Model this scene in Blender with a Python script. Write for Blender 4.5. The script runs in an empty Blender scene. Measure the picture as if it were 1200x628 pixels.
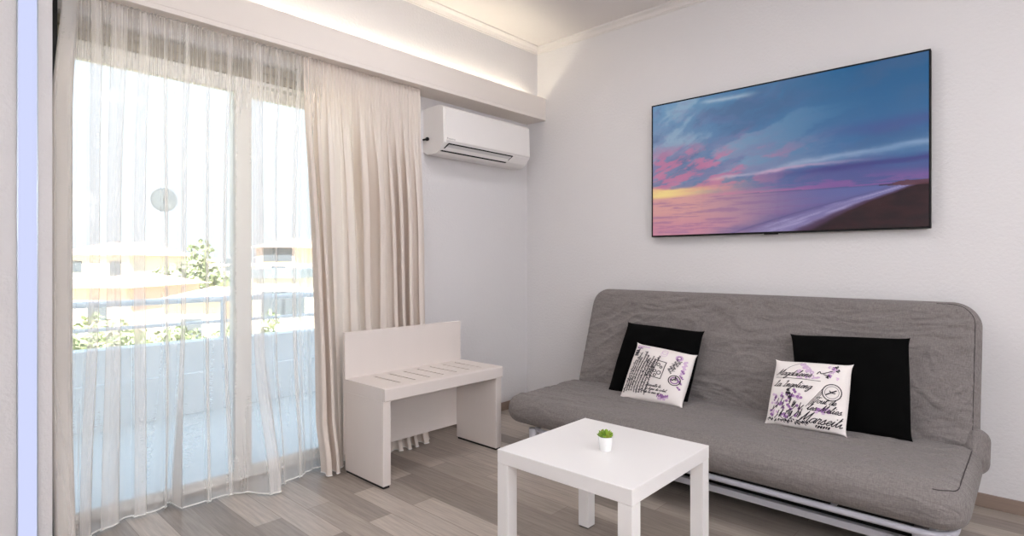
import bpy, math, random
from mathutils import Vector, Matrix, noise
random.seed(7)
PI = math.pi
scene = bpy.context.scene
COL = scene.collection

# ------------------------------------------------------------------ camera
CAM = Vector((2.968, -3.384, 1.124))
YAW = math.radians(42.778)
F = 665.14
Y0 = 306.6
FW = Vector((-math.sin(YAW), math.cos(YAW), 0)); RT = Vector((math.cos(YAW), math.sin(YAW), 0))
cd = bpy.data.cameras.new('camera'); cam = bpy.data.objects.new('camera', cd); COL.objects.link(cam)
cam.location = CAM; cam.rotation_euler = (PI/2, 0, YAW)
cd.sensor_fit = 'HORIZONTAL'; cd.sensor_width = 36; cd.lens = F/1200*36
cd.shift_y = -(314-Y0)/1200
cd.clip_start = 0.02; cd.clip_end = 500
scene.camera = cam

def at_y(u, v, y):
    d = FW + RT*((u-600)/F) + Vector((0, 0, (Y0-v)/F))
    return CAM + d*((y-CAM.y)/d.y)
def at_depth(u, v, t):
    return CAM + (FW + RT*((u-600)/F) + Vector((0, 0, (Y0-v)/F)))*t

# ------------------------------------------------------------------ materials
def lin(c):
    return tuple(((x/255.0)/12.92 if x/255.0 <= .04045 else ((x/255.0+.055)/1.055)**2.4) for x in c)
def srgb(r, g, b):
    return lin((r, g, b)) + (1,)
def new_mat(name):
    m = bpy.data.materials.new(name); m.use_nodes = True
    nt = m.node_tree; b = nt.nodes['Principled BSDF']
    return m, nt, b
def plain(name, c, rough=.5, metal=0, var=.04, scale=6, bump=0, bscale=80, spec=.5, stretch=None):
    m, nt, b = new_mat(name)
    N, L = nt.nodes, nt.links
    tc = N.new('ShaderNodeTexCoord'); mp = N.new('ShaderNodeMapping')
    L.new(tc.outputs['Object'], mp.inputs[0])
    if stretch: mp.inputs['Scale'].default_value = stretch
    nz = N.new('ShaderNodeTexNoise'); nz.inputs['Scale'].default_value = scale; nz.inputs['Detail'].default_value = 3
    L.new(mp.outputs[0], nz.inputs['Vector'])
    mx = N.new('ShaderNodeMix'); mx.data_type = 'RGBA'
    c = c if len(c) == 4 else srgb(*c)
    mx.inputs[6].default_value = tuple(max(0, x*(1-var)) for x in c[:3])+(1,)
    mx.inputs[7].default_value = tuple(min(1, x*(1+var)) for x in c[:3])+(1,)
    L.new(nz.outputs['Fac'], mx.inputs[0]); L.new(mx.outputs[2], b.inputs['Base Color'])
    b.inputs['Roughness'].default_value = rough; b.inputs['Metallic'].default_value = metal
    b.inputs['Specular IOR Level'].default_value = spec
    if bump:
        n2 = N.new('ShaderNodeTexNoise'); n2.inputs['Scale'].default_value = bscale; n2.inputs['Detail'].default_value = 2
        L.new(mp.outputs[0], n2.inputs['Vector'])
        bp = N.new('ShaderNodeBump'); bp.inputs['Strength'].default_value = bump; bp.inputs['Distance'].default_value = .004
        L.new(n2.outputs['Fac'], bp.inputs['Height']); L.new(bp.outputs[0], b.inputs['Normal'])
    return m
def emit(name, c, s):
    m = bpy.data.materials.new(name); m.use_nodes = True
    nt = m.node_tree; nt.nodes.clear()
    e = nt.nodes.new('ShaderNodeEmission'); o = nt.nodes.new('ShaderNodeOutputMaterial')
    e.inputs[0].default_value = c if len(c) == 4 else srgb(*c); e.inputs[1].default_value = s
    nt.links.new(e.outputs[0], o.inputs[0]); return m

M = {}
M['wall'] = plain('plaster', (217, 215, 215), .85, var=.012, scale=2, bump=.6, bscale=65, spec=.2)
M['ceil'] = plain('ceiling_paint', (220, 216, 213), .9, var=.01, scale=2, spec=.2)
M['trim'] = plain('trim_paint', (228, 224, 219), .6, var=.01, scale=3, spec=.3)
M['pelmet'] = plain('pelmet_paint', (226, 219, 212), .7, var=.01, scale=3, spec=.2)
M['lacquer'] = plain('white_lacquer', (230, 228, 226), .28, var=.008, scale=4)
M['bench'] = plain('bench_laminate', (220, 212, 206), .45, var=.02, scale=14, stretch=(1, 1, .12), bump=.03)
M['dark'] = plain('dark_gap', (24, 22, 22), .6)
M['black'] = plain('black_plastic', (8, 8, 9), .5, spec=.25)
M['pvc'] = plain('white_pvc', (241, 239, 234), .4, var=.01)
M['shutter'] = plain('shutter_grey_brown', (158, 149, 132), .6, var=.05)
M['acwhite'] = plain('ac_white_plastic', (230, 227, 224), .35, var=.008)
M['acgrey'] = plain('ac_grey_plastic', (205, 203, 202), .4, var=.01)
M['print_grey'] = plain('grey_print', (110, 108, 110), .6)
M['metal'] = plain('white_powder_coat', (205, 205, 212), .35, var=.02)
M['frame'] = plain('shaded_white_steel', (178, 178, 186), .35, var=.02)  # white steel greyed to stand in for the dimmer light below the cushion
M['blackcloth'] = plain('black_cloth', (4, 4, 4), .95, var=.3, scale=300, bump=.2, bscale=500, spec=.1)
M['cream'] = plain('cream_cotton', (232, 226, 222), .9, var=.03, scale=200, bump=.15, bscale=400, spec=.1)
M['ink'] = plain('black_ink', (38, 32, 40), .9)
M['violet'] = plain('violet_ink', (146, 104, 158), .9, var=.2, scale=60)
M['mauve'] = plain('pale_violet_ink', (205, 178, 206), .9, var=.1, scale=60)
M['seam'] = plain('dark_seam_thread', (62, 56, 56), .9)
M['pot'] = plain('white_ceramic', (240, 241, 240), .25, var=.005)
M['soil'] = plain('dark_soil', (28, 20, 14), 1, var=.3, scale=90)
M['led_profile'] = plain('aluminium_edge', (170, 180, 190), .35, metal=.6)
M['alu'] = plain('balcony_rail_paint', (222, 226, 230), .4, var=.03)
M['parapet'] = plain('parapet_paint', (226, 228, 230), .8, var=.02, scale=3)
M['balcony_floor'] = plain('balcony_tiles', (206, 206, 204), .6, var=.06, scale=8)
M['house'] = plain('house_render', (236, 228, 218), .9, var=.03, scale=1)
M['house2'] = plain('apricot_render', (238, 212, 196), .9, var=.03, scale=1)
M['rooftile'] = plain('terracotta_tiles', (228, 186, 166), .85, var=.12, scale=3, bump=.5, bscale=6)  # terracotta paled, the washed-out glare is put into the colour
M['pane_dark'] = plain('dark_window_pane', (92, 100, 108), .2, var=.05)
M['ground'] = plain('dry_ground', (190, 182, 150), .95, var=.15, scale=.3)
M['trunk'] = plain('bark', (92, 76, 60), .9, var=.2, scale=10)
M['awning'] = plain('slate_awning', (120, 132, 142), .7)
M['led'] = emit('led_violet', srgb(212, 219, 255), .475)
M['cove'] = emit('cove_led', srgb(255, 243, 218), 20)
M['lamp'] = emit('ceiling_fill_diffuser', srgb(249, 248, 252), 12.5)  # glow of the added ceiling fill lamps
M['wall_fill'] = emit('wall_fill_shade', srgb(246, 247, 254), 22)  # glow of the added wall fill lamps

# floor planks
def floor_mat():
    m, nt, b = new_mat('laminate_planks'); N, L = nt.nodes, nt.links
    tc = N.new('ShaderNodeTexCoord')
    br = N.new('ShaderNodeTexBrick')
    br.offset = .37; br.offset_frequency = 2; br.squash = 1
    br.inputs['Scale'].default_value = 1
    br.inputs['Brick Width'].default_value = .85; br.inputs['Row Height'].default_value = .118
    br.inputs['Mortar Size'].default_value = .0012; br.inputs['Mortar Smooth'].default_value = .1
    br.inputs['Bias'].default_value = 0
    br.inputs['Color1'].default_value = srgb(142, 132, 123); br.inputs['Color2'].default_value = srgb(190, 179, 168)
    br.inputs['Mortar'].default_value = srgb(135, 121, 113)
    L.new(tc.outputs['Object'], br.inputs['Vector'])
    mp = N.new('ShaderNodeMapping'); mp.inputs['Scale'].default_value = (3.0, 46, 1)
    L.new(tc.outputs['Object'], mp.inputs[0])
    nz = N.new('ShaderNodeTexNoise'); nz.inputs['Scale'].default_value = 1.6; nz.inputs['Detail'].default_value = 6; nz.inputs['Roughness'].default_value = .62
    L.new(mp.outputs[0], nz.inputs['Vector'])
    rp = N.new('ShaderNodeMapRange'); rp.inputs[1].default_value = .3; rp.inputs[2].default_value = .7; rp.inputs[3].default_value = .76; rp.inputs[4].default_value = 1.14
    L.new(nz.outputs['Fac'], rp.inputs[0])
    mx = N.new('ShaderNodeMix'); mx.data_type = 'RGBA'; mx.blend_type = 'MULTIPLY'; mx.inputs[0].default_value = 1
    L.new(br.outputs['Color'], mx.inputs[6]); L.new(rp.outputs[0], mx.inputs[7])
    L.new(mx.outputs[2], b.inputs['Base Color'])
    b.inputs['Roughness'].default_value = .42; b.inputs['Specular IOR Level'].default_value = .4
    bp = N.new('ShaderNodeBump'); bp.inputs['Strength'].default_value = .08; bp.inputs['Distance'].default_value = .002
    L.new(nz.outputs['Fac'], bp.inputs['Height']); L.new(bp.outputs[0], b.inputs['Normal'])
    return m
M['floor'] = floor_mat()
def wood_mat(name, c):
    return plain(name, c, .5, var=.2, scale=3, stretch=(2, 2, 40))
M['baseboard'] = wood_mat('baseboard_wood', (140, 122, 110))

def sofa_mat():
    m, nt, b = new_mat('grey_canvas'); N, L = nt.nodes, nt.links
    tc = N.new('ShaderNodeTexCoord')
    def nz(sc, stretch, det):
        mp = N.new('ShaderNodeMapping'); mp.inputs['Scale'].default_value = stretch
        L.new(tc.outputs['Object'], mp.inputs[0])
        n = N.new('ShaderNodeTexNoise'); n.inputs['Scale'].default_value = sc; n.inputs['Detail'].default_value = det
        L.new(mp.outputs[0], n.inputs['Vector']); return n
    a = nz(60, (1, 9, 9), 3); c = nz(60, (9, 1, 1), 3); d = nz(3, (1, 1, 1), 4)
    ad = N.new('ShaderNodeMath'); ad.operation = 'ADD'; L.new(a.outputs['Fac'], ad.inputs[0]); L.new(c.outputs['Fac'], ad.inputs[1])
    rp = N.new('ShaderNodeMapRange'); rp.inputs[1].default_value = .7; rp.inputs[2].default_value = 1.3
    L.new(ad.outputs[0], rp.inputs[0])
    mx = N.new('ShaderNodeMix'); mx.data_type = 'RGBA'
    mx.inputs[6].default_value = srgb(104, 99, 97); mx.inputs[7].default_value = srgb(137, 131, 128)
    L.new(rp.outputs[0], mx.inputs[0]); L.new(mx.outputs[2], b.inputs['Base Color'])
    b.inputs['Roughness'].default_value = .9; b.inputs['Specular IOR Level'].default_value = .15
    b.inputs['Sheen Weight'].default_value = .1
    bp = N.new('ShaderNodeBump'); bp.inputs['Strength'].default_value = .25; bp.inputs['Distance'].default_value = .002
    L.new(ad.outputs[0], bp.inputs['Height'])
    # creases of the loose cover
    cr_ = nz(7, (1, 3.2, 3.2), 3); cr_.inputs['Distortion'].default_value = 1.1
    b2 = N.new('ShaderNodeBump'); b2.inputs['Strength'].default_value = .55; b2.inputs['Distance'].default_value = .022
    L.new(cr_.outputs['Fac'], b2.inputs['Height']); L.new(bp.outputs[0], b2.inputs['Normal']); L.new(b2.outputs[0], b.inputs['Normal'])
    return m
M['sofa'] = sofa_mat()

def sheer_mat(name, col, dens, tcol):
    """thin woven cloth: holes (transparent) + threads (diffuse and translucent); denser where seen at a slant"""
    m = bpy.data.materials.new(name); m.use_nodes = True; nt = m.node_tree; N, L = nt.nodes, nt.links; N.clear()
    out = N.new('ShaderNodeOutputMaterial')
    di = N.new('ShaderNodeBsdfDiffuse'); di.inputs[0].default_value = srgb(*col)
    tl = N.new('ShaderNodeBsdfTranslucent'); tl.inputs[0].default_value = srgb(*tcol)
    tr = N.new('ShaderNodeBsdfTransparent')
    m1 = N.new('ShaderNodeMixShader'); m1.inputs[0].default_value = .26
    L.new(di.outputs[0], m1.inputs[1]); L.new(tl.outputs[0], m1.inputs[2])
    lw = N.new('ShaderNodeLayerWeight'); lw.inputs[0].default_value = .5
    tc = N.new('ShaderNodeTexCoord'); mp = N.new('ShaderNodeMapping'); mp.inputs['Scale'].default_value = (1, 1, 14)
    L.new(tc.outputs['Object'], mp.inputs[0])
    nz = N.new('ShaderNodeTexNoise'); nz.inputs['Scale'].default_value = 40; nz.inputs['Detail'].default_value = 2
    L.new(mp.outputs[0], nz.inputs['Vector'])
    # alpha = 1-(1-d)^(1/cos)
    c = N.new('ShaderNodeMath'); c.operation = 'SUBTRACT'; c.inputs[0].default_value = 1; L.new(lw.outputs['Facing'], c.inputs[1])
    cm = N.new('ShaderNodeMath'); cm.operation = 'MAXIMUM'; cm.inputs[1].default_value = .12; L.new(c.outputs[0], cm.inputs[0])
    iv = N.new('ShaderNodeMath'); iv.operation = 'DIVIDE'; iv.inputs[0].default_value = 1; L.new(cm.outputs[0], iv.inputs[1])
    va = N.new('ShaderNodeMapRange'); va.inputs[1].default_value = .3; va.inputs[2].default_value = .7
    va.inputs[3].default_value = 1-dens+.004; va.inputs[4].default_value = max(.02, 1-dens-.004)
    L.new(nz.outputs['Fac'], va.inputs[0])
    pw = N.new('ShaderNodeMath'); pw.operation = 'POWER'; L.new(va.outputs[0], pw.inputs[0]); L.new(iv.outputs[0], pw.inputs[1])
    m2 = N.new('ShaderNodeMixShader'); L.new(pw.outputs[0], m2.inputs[0])
    L.new(m1.outputs[0], m2.inputs[1]); L.new(tr.outputs[0], m2.inputs[2])
    L.new(m2.outputs[0], out.inputs[0]); return m
M['sheer'] = sheer_mat('white_voile', (244, 240, 235), .26, (252, 250, 248))
M['drape'] = sheer_mat('beige_voile', (235, 226, 217), .965, (230, 219, 209))
M['hem'] = plain('hem_cord', (238, 236, 232), .8)

def glass_mat():
    m = bpy.data.materials.new('clear_glass'); m.use_nodes = True; nt = m.node_tree; N, L = nt.nodes, nt.links; N.clear()
    out = N.new('ShaderNodeOutputMaterial'); tr = N.new('ShaderNodeBsdfTransparent'); tr.inputs[0].default_value = (.95, .975, .985, 1)
    gl = N.new('ShaderNodeBsdfGlossy'); gl.inputs['Roughness'].default_value = .02
    fr = N.new('ShaderNodeFresnel'); fr.inputs[0].default_value = 1.3
    mx = N.new('ShaderNodeMixShader'); L.new(fr.outputs[0], mx.inputs[0]); L.new(tr.outputs[0], mx.inputs[1]); L.new(gl.outputs[0], mx.inputs[2])
    L.new(mx.outputs[0], out.inputs[0]); return m
M['glass'] = glass_mat()
def frosted():
    m = bpy.data.materials.new('frosted_plastic'); m.use_nodes = True; nt = m.node_tree; nt.nodes.clear()
    o = nt.nodes.new('ShaderNodeOutputMaterial'); a = nt.nodes.new('ShaderNodeBsdfDiffuse'); t = nt.nodes.new('ShaderNodeBsdfTranslucent'); x = nt.nodes.new('ShaderNodeMixShader')
    a.inputs[0].default_value = srgb(228, 232, 234); t.inputs[0].default_value = srgb(240, 244, 246); x.inputs[0].default_value = .85
    p = nt.nodes.new('ShaderNodeBsdfTransparent'); y = nt.nodes.new('ShaderNodeMixShader'); y.inputs[0].default_value = .45
    nt.links.new(a.outputs[0], x.inputs[1]); nt.links.new(t.outputs[0], x.inputs[2]); nt.links.new(x.outputs[0], y.inputs[1]); nt.links.new(p.outputs[0], y.inputs[2]); nt.links.new(y.outputs[0], o.inputs[0])
    return m
M['frost'] = frosted()
def leaf_mat(name, a, b_, sc):
    m, nt, b = new_mat(name); N, L = nt.nodes, nt.links
    tc = N.new('ShaderNodeTexCoord'); nz = N.new('ShaderNodeTexNoise'); nz.inputs['Scale'].default_value = sc
    L.new(tc.outputs['Object'], nz.inputs['Vector'])
    rp = N.new('ShaderNodeMapRange'); rp.inputs[1].default_value = .35; rp.inputs[2].default_value = .65; L.new(nz.outputs['Fac'], rp.inputs[0])
    mx = N.new('ShaderNodeMix'); mx.data_type = 'RGBA'; mx.inputs[6].default_value = srgb(*a); mx.inputs[7].default_value = srgb(*b_)
    L.new(rp.outputs[0], mx.inputs[0]); L.new(mx.outputs[2], b.inputs['Base Color']); b.inputs['Roughness'].default_value = .5
    return m
M['succulent'] = leaf_mat('succulent_leaf', (84, 122, 18), (142, 172, 44), 60)
M['succulent_tip'] = leaf_mat('succulent_reddish_leaf', (140, 120, 30), (120, 160, 50), 60)
M['foliage'] = leaf_mat('tree_leaves', (122, 138, 100), (164, 174, 128), 2)  # leaf greens paled to stand in for haze

# ------------------------------------------------------------------ mesh helpers
class MB:
    def __init__(s): s.v = []; s.f = []; s.m = []; s.sm = []
    def add(s, vs, fs, mi=0, smooth=False):
        o = len(s.v); s.v += [tuple(x) for x in vs]
        for f in fs: s.f.append(tuple(i+o for i in f)); s.m.append(mi); s.sm.append(smooth)
    def box(s, x0, x1, y0, y1, z0, z1, mi=0):
        x0, x1 = min(x0, x1), max(x0, x1); y0, y1 = min(y0, y1), max(y0, y1); z0, z1 = min(z0, z1), max(z0, z1)
        vs = [(x0,y0,z0),(x1,y0,z0),(x1,y1,z0),(x0,y1,z0),(x0,y0,z1),(x1,y0,z1),(x1,y1,z1),(x0,y1,z1)]
        s.add(vs, [(0,3,2,1),(4,5,6,7),(0,1,5,4),(1,2,6,5),(2,3,7,6),(3,0,4,7)], mi)
    def prism(s, poly, axis, a, b, mi=0, smooth=False):
        """poly: 2D points in the two other axes (order x,y,z without axis), extruded a..b"""
        n = len(poly)
        def p(q, t): 
            q = list(q); q.insert('xyz'.index(axis), t); return q
        vs = [p(q, a) for q in poly] + [p(q, b) for q in poly]
        s.add(vs, [(i, (i+1) % n, n+(i+1) % n, n+i) for i in range(n)], mi, smooth)
        s.add(vs, [tuple(range(n))[::-1], tuple(range(n, 2*n))], mi)
    def tube(s, pts, r, n=10, mi=0, closed=False, caps=True):
        pts = [Vector(p) for p in pts]; k = len(pts); rings = []
        rr = r if isinstance(r, (list, tuple)) else [r]*k
        up = Vector((0, 0, 1))
        for i, p in enumerate(pts):
            a = pts[(i-1) % k] if (closed or i > 0) else pts[i]; b = pts[(i+1) % k] if (closed or i < k-1) else pts[i]
            t = (b-a).normalized()
            e = up if abs(t.dot(up)) < .95 else Vector((1, 0, 0))
            u = t.cross(e).normalized(); w = t.cross(u)
            rings.append([p + (u*math.cos(2*PI*j/n) + w*math.sin(2*PI*j/n))*rr[i] for j in range(n)])
        vs = [q for R in rings for q in R]; fs = []
        for i in range(k if closed else k-1):
            i2 = (i+1) % k
            for j in range(n): fs.append((i*n+j, i*n+(j+1) % n, i2*n+(j+1) % n, i2*n+j))
        s.add(vs, fs, mi, True)
        if caps and not closed: s.add(vs, [tuple(range(n))[::-1], tuple(range((k-1)*n, k*n))], mi)
    def lathe(s, prof, c, n=32, mi=0, axis='z'):
        vs = []
        for r, z in prof:
            for j in range(n):
                a = 2*PI*j/n; p = (r*math.cos(a), r*math.sin(a), z)
                if axis == 'x': p = (p[2], p[0], p[1])
                if axis == 'y': p = (p[0], p[2], p[1])
                vs.append((c[0]+p[0], c[1]+p[1], c[2]+p[2]))
        fs = [(i*n+j, i*n+(j+1) % n, (i+1)*n+(j+1) % n, (i+1)*n+j) for i in range(len(prof)-1) for j in range(n)]
        s.add(vs, fs, mi, True)
    def build(s, name, mats, parent=None, bevel=0, seg=2, origin=None):
        if not isinstance(mats, (list, tuple)): mats = [mats]
        o = Vector(origin) if origin else Vector((0, 0, 0))
        me = bpy.data.meshes.new(name)
        me.from_pydata([tuple(Vector(v)-o) for v in s.v], [], s.f)
        for m in mats: me.materials.append(m)
        for p, mi, sm in zip(me.polygons, s.m, s.sm): p.material_index = mi; p.use_smooth = sm
        me.update()
        ob = bpy.data.objects.new(name, me); COL.objects.link(ob)
        if parent is not None:
            ob.parent = parent; ob.location = o - parent_world(parent)
        else: ob.location = o
        if bevel:
            bv = ob.modifiers.new('bevel', 'BEVEL'); bv.width = bevel; bv.segments = seg; bv.limit_method = 'ANGLE'; bv.angle_limit = math.radians(40)
            bv.harden_normals = False
        return ob
def parent_world(o):
    l = Vector(o.location)
    while o.parent: o = o.parent; l = l + Vector(o.location)
    return l
def fix_normals(ob):
    import bmesh
    bm = bmesh.new(); bm.from_mesh(ob.data); bmesh.ops.recalc_face_normals(bm, faces=bm.faces); bm.to_mesh(ob.data); bm.free(); return ob
def tag(o, label, cat, group=None):
    o['label'] = label; o['category'] = cat
    if group: o['group'] = group
    return o
def thing(name, label, cat, loc, group=None):
    o = bpy.data.objects.new(name, None); COL.objects.link(o); o.location = loc; o.empty_display_size = .1
    return tag(o, label, cat, group)
def struct(o):
    o['kind'] = 'structure'; return o

# ------------------------------------------------------------------ the room
XR, YF, CH = 5.0, -5.4, 2.78
b = MB(); b.box(-.2, XR+.2, YF-.2, .2, -.12, 0); struct(b.build('floor', M['floor']))
b = MB(); b.box(-.2, XR+.2, YF-.2, .2, CH, CH+.15); struct(b.build('ceiling', M['ceil']))
b = MB(); b.box(-.2, XR+.2, 0, .2, 0, CH); struct(b.build('wall_back', M['wall']))
b = MB(); b.box(XR, XR+.2, YF, 0, 0, CH); struct(b.build('wall_right', M['wall']))
b = MB(); b.box(-.2, XR+.2, YF-.2, YF, 0, CH); struct(b.build('wall_front', M['wall']))
WY0, WY1, WZ = -2.97, -1.46, 2.17          # door opening to the balcony
b = MB()
b.box(-.2, 0, WY1, 0, 0, CH); b.box(-.2, 0, YF, WY0, 0, CH); b.box(-.2, 0, WY0, WY1, WZ, CH)
struct(b.build('wall_left', M['wall']))
b = MB(); b.box(0, .105, -2.984, 0, 2.36, CH); struct(b.build('trim_5', M['wall']))   # thicker band of wall above the pelmet
# projecting pier beside the curtain, carries the light strip
b = MB(); b.box(0, .2, YF, -2.984, 0, CH); struct(b.build('wall_pier', M['wall']))
# baseboards
b = MB(); b.box(0, XR, -.013, 0, 0, .062); struct(b.build('baseboard_back', M['baseboard'], bevel=.003))
b = MB(); b.box(0, .013, WY1, -.013, 0, .062); struct(b.build('baseboard_left', M['baseboard'], bevel=.003))
# crown moulding
def crown(axis, a, c, sgn, off):
    # stepped profile in (distance from wall, drop from ceiling)
    prof = [(0, 0), (.05, 0), (.05, .008), (.042, .012), (.034, .014), (.022, .02), (.015, .03), (.012, .036), (.006, .038), (.006, .044), (0, .046)]
    b = MB()
    b.prism([(off+sgn*p[0], CH-p[1]) for p in prof], axis, a, c)
    return struct(fix_normals(b.build('trim_1' if axis == 'x' else 'trim_2', M['ceil'])))
crown('x', .105, XR, -1, 0)
crown('y', -2.985, 0, 1, .105)
# pelmet box over the curtains: soffit + face board, a trough with an LED strip on top
b = MB()
b.box(0, .192, -2.984, 0, 2.208, 2.232)
b.box(.172, .192, -2.984, 0, 2.232, 2.377)
p = struct(b.build('trim_3', M['pelmet'], bevel=.002))
strip = MB(); strip.box(.118, .134, -2.95, -.16, 2.331, 2.339)
holder = MB(); holder.box(.11, .142, -2.96, -.15, 2.232, 2.331)
ls = thing('light_strip', 'warm white light strip lying in the trough on top of the curtain pelmet', 'light strip', (.126, -1.5, 2.232))
strip.build('diffuser', M['cove'], ls); holder.build('profile', M['trim'], ls)

# violet LED profile on the pier
ls = thing('light_strip', 'vertical bluish violet light profile set in the wall left of the curtain', 'light strip', (.2, -3.058, 0))
b = MB(); b.box(.2, .206, -3.0845, -3.031, .01, CH-.01); b.build('diffuser', M['led'], ls)
b = MB(); b.box(.2, .209, -3.088, -3.0845, 0, CH); b.box(.2, .209, -3.031, -3.0275, 0, CH); b.build('profile', M['led_profile'], ls)

# ------------------------------------------------------------------ balcony door
XF0, XF1 = -.13, -.07
door = struct(bpy.data.objects.new('door_1', None)); COL.objects.link(door); door.location = (-.1, (WY0+WY1)/2, 0)
b = MB()
b.box(-.15, -.05, WY0, WY0+.03, 0, WZ); b.box(-.15, -.05, WY1-.05, WY1, 0, WZ)
b.box(-.15, -.05, WY0+.05, WY1-.05, -.02, .012); b.box(-.15, -.05, WY0+.05, WY1-.05, 2.055, 2.078)
b.build('frame', M['pvc'], door, bevel=.004)
b = MB()
for k in range(2): b.box(-.10, -.045, WY0+.03, WY1-.05, 2.080+k*.044, 2.121+k*.044)
b.build('shutter', M['shutter'], door, bevel=.006)
def sash(y0, y1, x0, x1, sw):
    b = MB()
    b.box(x0, x1, y0, y0+sw, .012, 2.06); b.box(x0, x1, y1-.085, y1, .012, 2.06)
    b.box(x0, x1, y0+sw, y1-.085, .012, .04); b.box(x0, x1, y0+sw, y1-.085, 2.0, 2.06)
    s = b.build('sash', M['pvc'], door, bevel=.005)
    g = MB(); xm = (x0+x1)/2; g.box(xm-.003, xm+.003, y0+sw-.005, y1-.08, .036, 2.005); g.build('glass_pane', M['glass'], s)
    return s
sash(WY0+.022, -2.125, -.10, -.055, .07); sash(-2.205, WY1-.04, -.148, -.103, .085)
# dark strip painted in for the shade of the gap next to the pier
b = MB(); b.box(.0, .05, -2.984, -2.946, 0, 2.2); struct(b.build('gap_shade_strip', M['dark']))
# round disc on the glass
dsc = thing('window_vent', 'round white plastic disc fixed on the balcony door glass', 'disc', (-.06, -2.53, 1.417))
b = MB(); b.lathe([(.0, .022), (.012, .022), (.03, .018), (.05, .015), (.056, .008), (.056, 0), (0, 0)], (-.074, -2.53, 1.417), 32, axis='x'); b.build('disc', M['frost'], dsc)
b = MB(); b.lathe([(.0, .03), (.007, .03), (.009, .022)], (-.074, -2.53, 1.417), 16, axis='x'); b.build('knob', M['acgrey'], dsc)

# ------------------------------------------------------------------ curtains
def interp(xs, ys, x):
    if x <= xs[0]: return ys[0]
    for i in range(len(xs)-1):
        if x <= xs[i+1]:
            t = (x-xs[i])/(xs[i+1]-xs[i]); t = t*t*(3-2*t); return ys[i]*(1-t)+ys[i+1]*t
    return ys[-1]
ZT = 2.203
def sstep(a, b_, x):
    t = min(1, max(0, (x-a)/(b_-a))); return t*t*(3-2*t)
def build_curtain(root, path, xfun, nz, mat, hem_r, name='cloth'):
    """path: list of (y_nominal, yfun(z), dx) ; each column a vertical line"""
    zs = [ZT*(1-(i/(nz-1))**.9) + .012*(i/(nz-1)) for i in range(nz)]
    vs = []; n = len(path)
    for z in zs:
        for (y, yf, dx) in path:
            yy = yf(z); vs.append((xfun(yy, z, y)+dx*sstep(ZT, ZT-.5, z), yy, z))
    fs = [(i*n+j, i*n+j+1, (i+1)*n+j+1, (i+1)*n+j) for i in range(nz-1) for j in range(n-1)]
    b = MB(); b.add(vs, fs, 0, True); c = b.build(name, mat, root)
    h = MB(); h.tube(vs[(nz-1)*n:], hem_r, 6); h.build('hem_cord', M['hem'], root)
    t = MB(); t.tube([(v[0], v[1], v[2]) for v in vs[:n]], .004, 5); t.build('header_tape', mat, root)
    return c

# left, sheer panel.  Each fold: (y at mid height, width, drift of y at the hem, drift at the top)
folds = [(-2.835, .034, -.05, .0), (-2.770, .052, .0, .02), (-2.674, .044, .01, .015), (-2.575, .016, .02, -.01),
         (-2.500, .024, -.03, .01), (-2.405, .014, .0, .0), (-2.325, .020, .02, .02), (-2.168, .056, .02, -.015),
         (-2.07, .010, .0, .0), (-1.985, .024, .02, .02)]
hemY = [-2.98, -2.93, -2.88, -2.845, -2.78, -2.715, -2.62, -2.53, -2.507, -2.485, -2.42, -2.33, -2.25, -2.19, -2.14, -2.10, -2.03, -1.95, -1.90, -1.84]
hemX = [.16, .19, .20, .155, .10, .060, .075, .025, .020, .130, .133, .125, .165, .262, .268, .20, .165, .14, .12, .11]
def drift(y, z):
    top = bot = 0.; wt = 0
    for (c, w, db, dt) in folds:
        g = math.exp(-((y-c)/.05)**2); bot += g*db; top += g*dt; wt += g
    k = max(1, wt)
    return (bot*sstep(1.2, 0, z)**1.3 + top*sstep(1.2, ZT, z))/k
ynodes = []
y = -2.976
# tightly gathered bunch at the left end: many layers between -2.975 and -2.905
for i in range(9):
    ya, yb = (-2.974, -2.908) if i % 2 == 0 else (-2.908, -2.974)
    for t in range(6): ynodes.append((ya+(yb-ya)*t/6.0, -.02+.006*i+.002*math.sin(t*.9)))
cur = -2.974
ynodes.append((-2.908, 0)); cur = -2.908
for (c, w, db, dt) in folds:
    a = c-w/2; e = c+w/2
    n = max(2, int((a-cur)/.0035))
    for t in range(n): ynodes.append((cur+(a-cur)*t/n, .003*math.sin((cur+(a-cur)*t/n)*40)))
    m_ = max(5, int(w/.0035))
    for t in range(m_): ynodes.append((a+w*t/m_, .004+.010*t/m_))
    for t in range(m_): ynodes.append((e-w*t/m_, .014+.003*math.sin(5*t/m_)))
    for t in range(m_): ynodes.append((a+w*t/m_, .020-.020*t/m_))
    cur = e
for t in range(57): ynodes.append((cur+(-1.83-cur)*t/56, .005*math.sin(t*.27)))
path = [(y, (lambda z, y=y: y + drift(y, z) + (.026*sstep(1.72, 2.2, z) if y < -2.9 else 0)*(1-sstep(-2.974, -2.90, y)*.6)), dx) for (y, dx) in ynodes]
def xs_sheer(yy, z, y):
    top = .135 + .0085*math.sin(y*2*PI/.0235+1.2*math.sin(y*41))*sstep(1.72, 2.17, z)**1.5 
    mid = .10 + .010*math.sin(y*31)
    bot = interp(hemY, hemX, y)
    k = sstep(.85, .0, z)**1.6; kt = sstep(1.65, 2.15, z)
    return (mid*(1-kt)+top*kt)*(1-k) + bot*k
sheer = thing('curtain', 'sheer white voile curtain hanging across the balcony door at the left', 'curtain', (.1, -2.4, 0))
build_curtain(sheer, path, xs_sheer, 40, M['sheer'], .0035)

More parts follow.
